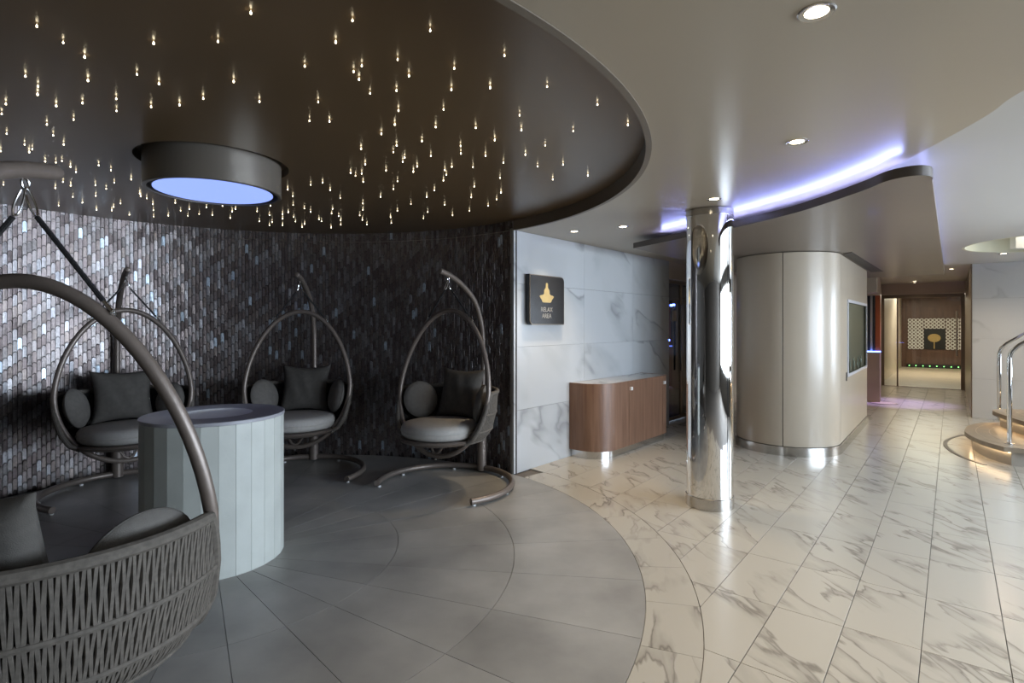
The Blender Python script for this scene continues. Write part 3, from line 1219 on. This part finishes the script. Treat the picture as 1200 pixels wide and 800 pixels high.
# ---------------------------------------------------------------- star lights in the dark ceiling
K = 5.97
STAR = {
    (0, 0): [(258, 185), (442, 300), (592, 400), (1075, 305), (178, 535), (266, 605), (263, 662), (615, 565), (958, 522), (1112, 587), (41, 728), (393, 742), (577, 722), (813, 692), (815, 777), (1057, 748), (12, 798)],
    (200, 0): [(561, 92), (331, 292), (1155, 297), (938, 465), (441, 572), (228, 690), (62, 735), (621, 712), (1032, 715)],
    (400, 0): [(78, 145), (622, 215), (394, 418), (143, 462), (86, 503), (124, 557), (201, 655), (386, 635), (473, 532), (790, 480), (770, 628), (715, 767), (400, 775), (1141, 390), (1041, 615)],
    (0, 134): [(328, 72), (515, 38), (47, 137), (372, 148), (172, 212), (226, 245), (204, 265), (5, 258), (446, 212), (316, 330), (391, 337), (433, 327), (493, 367), (532, 404), (411, 428), (441, 472), (387, 516), (495, 498), (24, 492), (200, 514), (690, 357), (777, 391), (667, 495), (799, 478), (743, 521), (918, 455), (510, 577), (577, 617), (670, 570), (410, 638), (675, 667), (795, 648), (782, 672), (843, 623), (905, 702), (978, 555), (984, 572), (1027, 588), (1069, 628), (1073, 670), (1075, 715), (1177, 708)],
    (200, 134): [(971, 47), (1111, 50), (819, 526), (855, 572), (980, 493), (1063, 478), (1116, 530), (1186, 585), (32, 619), (69, 674), (130, 662), (121, 710), (199, 697), (250, 650), (292, 704), (363, 640), (430, 680), (454, 663), (417, 725), (605, 678), (621, 747), (698, 640), (691, 705), (709, 752), (691, 775), (783, 698), (783, 730), (783, 775), (822, 685), (857, 634), (861, 718), (873, 750), (935, 658), (979, 682), (937, 767), (919, 787), (1037, 735), (1055, 748), (1133, 662), (1126, 693), (1175, 712), (1190, 740), (1123, 792), (1190, 772)],
    (400, 134): [(374, 72), (280, 138), (660, 90), (940, 95), (1073, 180), (138, 242), (564, 188), (387, 218), (364, 265), (443, 303), (430, 332), (627, 292), (834, 222), (836, 275), (1009, 290), (1134, 338), (167, 350), (65, 410), (99, 430), (142, 415), (153, 472), (313, 393), (393, 468), (365, 523), (275, 577), (530, 365), (504, 402), (724, 390), (773, 367), (735, 423), (714, 463), (651, 532), (597, 578), (921, 369), (930, 505), (1110, 445), (1117, 548), (1086, 595), (909, 580), (1027, 640), (897, 675), (723, 632), (778, 705), (605, 683), (575, 727), (487, 628), (392, 675), (344, 720), (350, 760), (151, 623), (151, 667), (129, 707), (147, 738), (179, 770), (2, 740)],
    (570, 80): [(425, 130), (777, 255), (232, 330), (245, 433), (607, 440), (990, 397), (411, 540), (273, 605), (358, 688), (536, 675), (96, 765), (464, 778), (710, 750)],
}
ZS = ZD - .011
streak_me = MB().lathe([(.0005, -.002), (.0012, .0105)], 0, 0, 8, cap=True).mesh('streak_stem', 'star_streak')  # glowing rod shaped like the reflected streak above the bead
bead_me = MB().lathe([(0, -.0036), (.0022, -.0026), (.0031, 0), (.0022, .003), (.0009, .0065), (0, .0065)], 0, 0, 8, cap=False).mesh('bead', 'star_glow', 80)
done = []
for (ox, oy), pts in STAR.items():
    for (cx_, cy_) in pts:
        u, v = ox + cx_ / K, oy + cy_ / K
        y = 640 * (ZS - 1.45) / (380 - v)
        x = (u - 600) / 640 * y
        r = (Vector((x, y)) - C).length
        if r > RC - .05 or r < LR + .03 or any(abs(x - p[0]) + abs(y - p[1]) < .012 for p in done):
            continue
        done.append((x, y))
        st = empty('star_light', (x, y, ZS))
        tag(st, 'tiny warm star light hanging from the dark round ceiling', 'star light', 'star lights in the dark ceiling')
        for nm, me_ in (('streak_stem', streak_me), ('bead', bead_me)):
            o_ = bpy.data.objects.new(nm, me_)
            col.objects.link(o_)
            o_.parent = st
            if nm == 'bead':
                s_ = random.uniform(.85, 1.2)
                o_.scale = (s_, s_, s_)

# ---------------------------------------------------------------- recessed downlights
ring_me = MB().lathe([(.033, -.001), (.048, -.004), (.052, -.001), (.052, 0)], 0, 0, 32, cap=False).mesh('trim_ring', 'brushed_steel')
lens_me = MB().lathe([(0, -.0005), (.034, -.0005)], 0, 0, 32, cap=False).mesh('lens', 'down_glow')


def downlight(x, y, z, power, label, size=105, group=None, color=(1, .80, .56), tilt=(0, 0)):
    o_ = empty('downlight', (x, y, z - .0005))
    tag(o_, label, 'downlight', group)
    for nm, me_ in (('trim_ring', ring_me), ('lens', lens_me)):
        p = bpy.data.objects.new(nm, me_)
        col.objects.link(p)
        p.parent = o_
    d = bpy.data.lights.new('downlight_lamp', 'SPOT')
    d.energy = power
    d.spot_size = R(size)
    d.spot_blend = .7
    d.shadow_soft_size = .034
    d.color = color
    l = bpy.data.objects.new('downlight_lamp', d)
    col.objects.link(l)
    l.location = (0, 0, -.012)
    l.rotation_euler = (tilt[0], tilt[1], 0)
    l.parent = o_
    return o_


def at_ceiling(u, v, z):
    y = 640 * (z - 1.45) / (380 - v)
    return ((u - 600) / 640 * y, y, z)


downlight(*at_ceiling(957, 14, ZC), 52, 'round recessed downlight in open beige ceiling, apart from all the others')
downlight(*at_ceiling(934, 166, ZC), 30, 'round recessed downlight in beige ceiling close to canopy edge')
downlight(*at_ceiling(837, 233, ZC), 22, 'recessed downlight in beige ceiling just before the chrome column')
downlight(*at_ceiling(673, 271, ZC), 38, 'recessed downlight by the top edge of marble wall, nearer the sign')
downlight(*at_ceiling(730, 265.5, ZC), 30, 'recessed downlight above the walnut cabinet, farther from the sign')
downlight(*at_ceiling(1072, 331, ZC), 28, 'small downlight in corridor ceiling before the glass doors', 150)
downlight(*at_ceiling(1115, 315, ZF), 26, 'small downlight in corridor ceiling beside end of canopy', 150)
downlight(*at_ceiling(1176, 297, ZF), 60, 'downlight in far ceiling beside the round light shaft', 150)
# ---------------------------------------------------------------- hanging egg chairs


def ring_x(z):
    return -.08 + (1.575 - z) * (.21 / 1.275)


def ring_pt(th):
    c, s = math.cos(th), math.sin(th)
    z = .87 + (.705 if c > 0 else .57) * c
    y = .485 * s * (1 - .10 * max(c, 0))
    return (ring_x(z), y, z)


def shell_pt(phi, t, grow=0.):
    prof = [(.0, .22, .425), (.12, .33, .435), (.3, .405, .485), (.5, .447, .575), (.75, .476, .715), (1., .487, .86)]
    for k in range(len(prof) - 1):
        if t <= prof[k + 1][0]:
            q = (t - prof[k][0]) / (prof[k + 1][0] - prof[k][0])
            r = prof[k][1] + q * (prof[k + 1][1] - prof[k][1])
            z = prof[k][2] + q * (prof[k + 1][2] - prof[k][2])
            break
    r += grow
    return (.035 - r * .96 * math.cos(phi), r * math.sin(phi), z - grow * (1 - t))


def tmax(phi):
    a = abs(math.degrees(phi))
    if a <= 88:
        return 1.
    return max(.16, 1 - (a - 88) / 26)


def make_chair():
    root = empty('hanging_chair')
    # floor ring open to the front
    arc = [(.6 * math.cos(R(a)), .6 * math.sin(R(a)), .040) for a in [57 + 246 * k / 60 for k in range(61)]]
    bs = MB().tube(arc, .027, 12).build('base_ring', 'chair_metal', root)
    for a in (60, 100, 152, 208, 260, 300):
        MB().lathe([(0, 0), (.016, 0), (.016, .012), (0, .014)], .587 * math.cos(R(a)), .587 * math.sin(R(a)), 12).build('foot', 'white_button', bs)
    # pole
    MB().tube([(-.6, 0, .012), (-.602, 0, .25), (-.606, 0, .50)], .048, 16).build('pole_sleeve', 'chair_metal', root)
    path = catmull([(-.604, 0, .40), (-.622, 0, .8), (-.630, 0, 1.15), (-.605, 0, 1.42), (-.49, 0, 1.655), (-.30, 0, 1.80), (-.10, 0, 1.885), (.06, 0, 1.922)], 8)
    path += [path[-1] + Vector((.008, 0, .001)), path[-1] + Vector((.014, 0, .0015))]
    MB().tube(path, [.025] * (len(path) - 2) + [.022, .011], 16).build('pole', 'chair_metal', root)
    # hook, two carabiners, ropes
    hx, hz = -.05, 1.872
    MB().tube([(hx + .013 * math.sin(a), 0, hz - .012 + .016 * math.cos(a)) for a in [2 * PI * k / 16 for k in range(16)]], .0035, 8, closed=True).build('hook', 'steel', root)
    for s in (-1, 1):
        top = Vector((hx, s * .003, hz - .024))
        bot = Vector((hx, s * .030, hz - .105))
        ax = (bot - top).normalized()
        sd = Vector((.0, ax.z, -ax.y)) if False else Vector((1, 0, 0))
        Lc = (bot - top).length
        pts = []
        for k in range(20):
            a = 2 * PI * k / 20
            w = .010 + .006 * (1 - math.cos(a)) / 2
            pts.append(top + ax * (Lc * (1 - math.cos(a)) / 2) + sd * (w * math.sin(a)))
        MB().tube(pts, .0032, 8, closed=True).build('carabiner', 'steel', root)
        rp = Vector(ring_pt(s * R(33))) + Vector((0, s * .012, .022))
        p0 = bot + (rp - bot).normalized() * .006
        p1 = rp - (rp - bot).normalized() * .045
        MB().tube([p0, p0.lerp(p1, .5), p1], .0075, 8).build('rope', 'black_rope', root)
        MB().tube([p1, p1.lerp(rp, .5), rp], [.005, .006, .005], 8).build('rope_clip', 'steel', root)
        MB().tube([rp + Vector((.010 * math.sin(a), 0, .010 * math.cos(a))) for a in [2 * PI * k / 12 for k in range(12)]], .0028, 6, closed=True).build('ring_eye', 'steel', root)
    # egg ring
    MB().tube([ring_pt(2 * PI * k / 72) for k in range(72)], .0215, 12, closed=True).build('egg_ring', 'chair_metal', root)
    # basket: shell, hoops, cords
    nphi, nt = 56, 10
    v, f = [], []
    for i in range(nphi + 1):
        ph = R(-112 + 224 * i / nphi)
        tm = tmax(ph)
        for j in range(nt + 1):
            v.append(shell_pt(ph, tm * j / nt))
    for i in range(nphi):
        for j in range(nt):
            a = i * (nt + 1) + j
            f.append((a, a + nt + 1, a + nt + 2, a + 1))
    basket = MB().add(v, f).build('basket', 'shell_fabric', root, 60)
    rimp = [shell_pt(R(-112 + 224 * i / 80), tmax(R(-112 + 224 * i / 80)), .006) for i in range(81)]
    MB().tube(rimp, .019, 10).build('rim', 'cord', basket)
    for (tt, rr) in ((.22, .010), (.44, .010), (.70, .010)):
        ph0 = 88 + 26 * (1 - tt) - 2
        MB().tube([shell_pt(R(-ph0 + 2 * ph0 * i / 60), tt, .012) for i in range(61)], rr, 8).build('hoop', 'cord', basket)
    cd = MB()
    n = 150
    for i in range(n):
        ph = R(-108 + 216 * (i + .5) / n)
        tm = tmax(ph)
        sway = R(.32) * (1 if i % 2 else -1)
        ring_ts = [.05, .22, .44, .70, 1.]
        pts = []
        for a, b in zip(ring_ts[:-1], ring_ts[1:]):
            if a >= tm:
                break
            b = min(b, tm)
            pts += [shell_pt(ph + sway, a, .011), shell_pt(ph - sway, (a + b) / 2, .006)]
        pts.append(shell_pt(ph + sway, min(tm, 1.), .010))
        if len(pts) > 2:
            cd.tube(pts, .0068, 5)
    tag(cd.build('cord_weave', 'cord', basket), kind='stuff')
    # seat frame, cushion, bracket to the egg ring
    sx = .055
    st = MB().lathe([(0, .424), (.30, .424), (.352, .440), (.368, .458), (.352, .470), (0, .470)], sx, 0, 48, cap=False).build('seat_frame', 'chair_metal', root)
    zb = .30
    MB().tube([(ring_x(zb) - .02, .09, .425), (ring_x(zb), .03, .335), (ring_x(zb), .0, .322)], .010, 8).tube([(ring_x(zb) - .02, -.09, .425), (ring_x(zb), -.03, .335), (ring_x(zb), .0, .322)], .010, 8).build('bracket', 'chair_metal', root)
    MB().lathe([(0, .268), (.008, .268), (.012, .284), (.012, .30), (0, .302)], ring_x(zb), 0, 12).build('pin', 'steel', root)
    MB().lathe([(0, .4705), (.29, .4705), (.325, .480), (.344, .500), (.350, .530), (.346, .560), (.330, .583), (.28, .596), (.15, .602), (0, .603)], sx, 0, 48, cap=False).build('seat_cushion', 'seat_fabric', root, 80)
    MB().tube([(sx + .349 * math.cos(2 * PI * k / 48), .349 * math.sin(2 * PI * k / 48), .532) for k in range(48)], .0045, 6, closed=True).build('piping', 'seat_fabric', root)
    return root


def pillow_mesh():
    n = 18
    v, f = [], []
    S = .238
    for side in (1, -1):
        for i in range(n + 1):
            for j in range(n + 1):
                a, b = -1 + 2 * i / n, -1 + 2 * j / n
                # concave sides, pointed corners
                x = S * a * (1 - .14 * (1 - b * b))
                y = S * b * (1 - .14 * (1 - a * a))
                h = .085 * ((1 - a ** 2) * (1 - b ** 2)) ** .42
                wr = .006 * math.sin(9 * a + 4 * b) * (1 - a * a) * (1 - b * b)
                v.append((x, y, side * (h + .0005) + wr))
    m_ = (n + 1) ** 2
    for s in (0, 1):
        for i in range(n):
            for j in range(n):
                q = [s * m_ + i * (n + 1) + j, s * m_ + (i + 1) * (n + 1) + j, s * m_ + (i + 1) * (n + 1) + j + 1, s * m_ + i * (n + 1) + j + 1]
                f.append(tuple(q if s == 0 else q[::-1]))
    bdr = [i * (n + 1) for i in range(n + 1)] + [n * (n + 1) + j for j in range(1, n + 1)] + [i * (n + 1) + n for i in range(n - 1, -1, -1)] + [j for j in range(n - 1, 0, -1)]
    for k in range(len(bdr)):
        a, b = bdr[k], bdr[(k + 1) % len(bdr)]
        f.append((a, b, m_ + b, m_ + a))
    return MB().add(v, f).mesh('pillow', 'pillow_fabric', 80)


def disc_mesh():
    b = MB().lathe([(0, -.055), (.08, -.052), (.135, -.036), (.165, -.008), (.167, 0), (.165, .008), (.135, .036), (.08, .052), (0, .055)], 0, 0, 36, cap=False)
    return b.mesh('round_cushion', 'bolster_fabric', 80)


def copy_tree(o, parent=None):
    c = o.copy()
    col.objects.link(c)
    c.parent = parent
    for ch in list(o.children):
        copy_tree(ch, c)
    return c


proto = make_chair()
PM, DM = pillow_mesh(), disc_mesh()
pipe_me = MB().tube([(.166 * math.cos(2 * PI * k / 36), .166 * math.sin(2 * PI * k / 36), 0) for k in range(36)], .0042, 6, closed=True).mesh('piping', 'pillow_fabric')
CHAIRS = [
    ((-.60, 4.88), 240, 'beside the marble wall corner', 'hanging egg chair beside the corner of the white marble wall'),
    ((-2.05, 5.25), -83, 'directly behind the drum table', 'hanging egg chair directly behind the drum table, partly covered by it'),
    ((-3.33, 4.72), -48, 'before the brightest mosaic', 'hanging egg chair before the brightest, silvery part of the mosaic'),
    ((-1.42, 1.64), 93, 'seen from behind', 'hanging egg chair turned with its woven cord back to the viewer'),
]
for k, ((x, y), ang, where, lab) in enumerate(CHAIRS):
    ch = proto if k == 0 else copy_tree(proto)
    ch.location = (x, y, 0)
    ch.rotation_euler = (0, 0, R(ang))
    tag(ch, lab, 'chair', 'hanging egg chairs round the drum table')
    mw = Matrix.Translation((x, y, 0)) @ Matrix.Rotation(R(ang), 4, 'Z')
    # square pillow leaning on the back
    p = bpy.data.objects.new('pillow', PM)
    col.objects.link(p)
    rot = Matrix.Rotation(R(90), 4, 'Z') @ Matrix.Rotation(R(90), 4, 'X')
    p.matrix_world = mw @ Matrix.Translation((-.245, 0, .812)) @ Matrix.Rotation(R(-17), 4, 'Y') @ rot
    tag(p, 'dark square pillow in the hanging chair ' + where, 'pillow', 'square pillows in the hanging chairs')
    for s in (-1, 1):
        d = bpy.data.objects.new('round_cushion', DM)
        col.objects.link(d)
        axis = Vector((.45, -s * .87, .22)).normalized()
        q = axis.to_track_quat('Z', 'Y').to_matrix().to_4x4()
        d.matrix_world = mw @ Matrix.Translation((-.075, s * .335, .752)) @ q
        side = 'left' if s > 0 else 'right'
        tag(d, 'round cushion at the %s arm of hanging chair %s' % (side, where), 'cushion', 'round cushions in the hanging chairs')
        pp = bpy.data.objects.new('piping', pipe_me)
        col.objects.link(pp)
        pp.parent = d

# ---------------------------------------------------------------- curved staircase at the right
stair = empty('staircase', (*ab(8.6, .9), 0))
tag(stair, 'curved stone steps with warm underlight and two chrome handrails', 'staircase')
so = Vector(ab(8.6, .9))


def sl(p):
    return (p[0] - so.x, p[1] - so.y)


def step_outline(pts, bmax, grow=0.):
    c = catmull([(a, b, 0) for a, b in pts], 8)
    n = len(c)
    out = []
    for i, q in enumerate(c):
        t_ = (c[min(i + 1, n - 1)] - c[max(i - 1, 0)]).normalized()
        nn = Vector((t_.y, -t_.x, 0))
        if nn.y > 0:
            nn = -nn
        q = q + nn * grow
        out.append(sl(ab(q.x, q.y)))
    out.append(sl(ab(pts[-1][0] + 0, bmax)))
    out.append(sl(ab(pts[0][0], bmax)))
    return out


S1 = [(7.55, .42), (7.85, .24), (8.3, .13), (8.75, .14), (9.15, .26), (9.45, .5), (9.6, .9)]
S2 = [(7.9, .95), (8.2, .68), (8.7, .50), (9.15, .40), (9.4, .55), (9.55, .95)]
S3 = [(8.0, 1.5), (8.4, 1.18), (8.9, .98), (9.3, 1.0), (9.5, 1.3)]
for k, (S, z) in enumerate(((S1, .19), (S2, .37), (S3, .55))):
    MB().prism(step_outline(S, 3.2, -.07), 0.0 if k == 0 else (.19, .37)[k - 1], z - .05).build('riser', 'step_side', stair, 40)
    t_ = MB().prism(step_outline(S, 3.2), z - .05, z).build('tread', 'step_stone', stair, 40)
    lo = step_outline(S, 3.2, -.05)[:-2]
    li = step_outline(S, 3.2, -.062)[:-2]
    MB().strip_wall(lo, li, z - .058, z - .0505).build('underlight', 'led_warm', t_, 0)
    for g in (-.10, -.22):
        MB().strip_wall(step_outline(S, 3.2, g)[2:-4], step_outline(S, 3.2, g - .008)[2:-4], z, z + .0012).build('inlay_line', 'step_inlay', t_, 0)
MB().strip_wall(step_outline(S1, 3.2, .20)[:-2], step_outline(S1, 3.2, .160)[:-2], 0, .004).build('floor_inlay', 'canopy_edge', stair, 0)


def rail(base_uv, zb, top_z, name):
    u, v = base_uv
    y = 640 * (1.45 - zb) / (v - 380)
    x = (u - 600) / 640 * y
    p = Vector((x - so.x, y - so.y, 0))
    d = Vector((ND.x, ND.y, 0))
    path = [p + Vector((0, 0, zb)), p + Vector((0, 0, top_z - .25)), p + Vector((0, 0, top_z - .10))]
    path += [p + d * .02 + Vector((0, 0, top_z - .03)), p + d * .08 + Vector((0, 0, top_z + .035)), p + d * .3 + Vector((0, 0, top_z + .20)), p + d * 1.4 + Vector((0, 0, top_z + 1.02))]
    path = path[:-1] + [path[-2].lerp(path[-1], .75)]
    h = MB().tube(path, .021, 14).build(name, 'chrome', stair, 60)
    MB().lathe([(0, zb), (.04, zb), (.04, zb + .008), (0, zb + .01)], p.x, p.y, 20).build('flange', 'steel', h)


rail((1171, 492), .19, 1.17, 'handrail')
rail((1183, 520), .19, 1.20, 'handrail')

# ---------------------------------------------------------------- glass doors at the end of the corridor
gd2 = empty('glass_entrance', mw=frame((*ab(15.62, -1.30), 0), (ND.x, ND.y, 0)))
tag(gd2, 'bronze framed glass entrance at the end of the corridor', 'glass doors')
WGE = 1.53
for (x0, x1) in ((.0, .06), (.30, .33), (WGE - .07, WGE)):
    MB().box(x0, x1, -.03, .03, 0, 2.06).build('jamb', 'bronze', gd2, 0)
MB().box(0, WGE, -.035, .035, 2.06, 2.14).build('header', 'bronze', gd2, 0)
MB().box(.06, .30, -.006, .006, .02, 2.06).build('side_pane', 'clear_glass', gd2, 0)
dr = MB().box(.34, WGE - .08, -.006, .006, .02, 2.05).build('door_leaf', 'clear_glass', gd2, 0)
MB().tube([(WGE - .14, -.05, .75), (WGE - .14, -.05, 1.75)], .016, 10).tube([(WGE - .14, -.05, 1.0), (WGE - .14, -.007, 1.0)], .008, 8).tube([(WGE - .14, -.05, 1.5), (WGE - .14, -.007, 1.5)], .008, 8).build('handle', 'steel', dr)
MB().box(0, WGE, -.06, .06, 0.0, .012).build('threshold', 'brushed_steel', gd2, 0)

# wooden feature wall in the room behind: panels, white lattice reliefs, niche with a gold tree
fw = empty('feature_wall', mw=frame((*ab(22.99, -1.2), 0), (ND.x, ND.y, 0)))
tag(fw, 'walnut feature wall with white lattice panels round a gold tree', 'wall panelling')
FWW = 1.62
for k in range(4):
    for (z0, z1) in ((.12, .60), (1.68, 2.25)):
        MB().box(k * FWW / 4 + .003, (k + 1) * FWW / 4 - .003, -.03, 0, z0, z1).build('wood_panel', 'dark_walnut', fw, 0)
def lattice(x0, x1, z0, z1):
    b = MB()
    nx = max(3, round((x1 - x0) / .105))
    nz = 3
    for i in range(nx):
        for j in range(nz):
            cx_ = x0 + (i + .5) * (x1 - x0) / nx
            cz_ = z0 + (j + .5) * (z1 - z0) / nz
            ring = MB().lathe([(.030, 0), (.060, 0), (.060, .03), (.030, .03)], 0, 0, 12, cap=False)
            b.add([(cx_ + p[0], -p[2] - .03, cz_ + p[1]) for p in ring.v], ring.f)
    b.build('lattice_panel', 'white_disc', fw, 40)
for (z0, z1) in ((1.31, 1.65), (.965, 1.30), (.62, .955)):
    lattice(.045, .47, z0, z1)
    lattice(1.05, 1.52, z0, z1)
lattice(.49, 1.03, 1.31, 1.65)
MB().box(.48, 1.04, -.012, 0, .62, 1.30).build('niche', 'black', fw, 0)
tr = MB()
dsc = MB().lathe([(0, 0), (.17, 0), (.17, .02), (0, .02)], 0, 0, 28, cap=False)
tr.add([(.75 + p[0], -p[2] - .013, 1.0 + p[1] * .8) for p in dsc.v], dsc.f)
tr.box(.735, .765, -.03, -.013, .64, .88)
tr.build('gold_tree', 'gold', fw, 40)
MB().box(0, FWW, -.05, 0, 0, .11).build('base_board', 'black', fw, 0)
for k in range(9):
    MB().box(.068 + k * .185, .092 + k * .185, -.07, -.051, .05, .070).build('green_light', 'led_green', fw, 0)
# lights of that room
area_light('spa_ceiling_light', (*ab(20.0, -.5), ZF - .05), (0, 0, 0), 1.2, 3, 75, (1, .90, .76))

# ---------------------------------------------------------------- display post in the corridor
dp = empty('display_post', (*ab(12.3, -1.14), 0), math.atan2(ND.y, ND.x))
tag(dp, 'narrow pinkish pedestal with coloured upright strips beside corridor wall', 'pedestal')
MB().box(-.10, .10, -.10, .10, 0, .93).build('pedestal', 'pedestal_pink', dp, 0, bevel=.004)
MB().box(-.10, .10, -.10, .10, .932, .95).build('light_band', 'led_blue', dp, 0)
for (x0, x1, m_) in ((-.10, -.055, 'slate_strip'), (-.05, -.02, 'pale_strip'), (-.015, .02, 'slate_strip'), (.025, .10, 'orange_strip')):
    MB().box(x0, x1, -.06, .06, .952, 1.99).build('strip', m_, dp, 0)
fm = empty('floor_disc', (*ab(12.15, -.98), 0))
tag(fm, 'flat pale disc with dark rim on the floor below the pedestal', 'floor inlay')
MB().lathe([(0, .004), (.20, .004), (.20, 0)], 0, 0, 36, cap=False).build('disc', 'step_inlay', fm)
MB().lathe([(.20, 0), (.20, .006), (.225, .006), (.225, 0)], 0, 0, 36, cap=False).build('rim', 'bronze', fm)
# violet spot above the corridor floor
d = bpy.data.lights.new('violet_spot', 'SPOT')
d.energy = 170
d.spot_size = R(50)
d.spot_blend = .8
d.color = (.5, .35, 1)
o = bpy.data.objects.new('violet_spot', d)
col.objects.link(o)
o.location = (*ab(12.35, -.75), 2.2)
# warm glow inside the round shaft over the stairs
d = bpy.data.lights.new('shaft_light', 'POINT')
d.energy = 9
d.shadow_soft_size = .15
d.color = (1, .93, .78)
o = bpy.data.objects.new('shaft_light', d)
col.objects.link(o)
o.location = (SC.x + .2, SC.y + .2, ZF + .3)
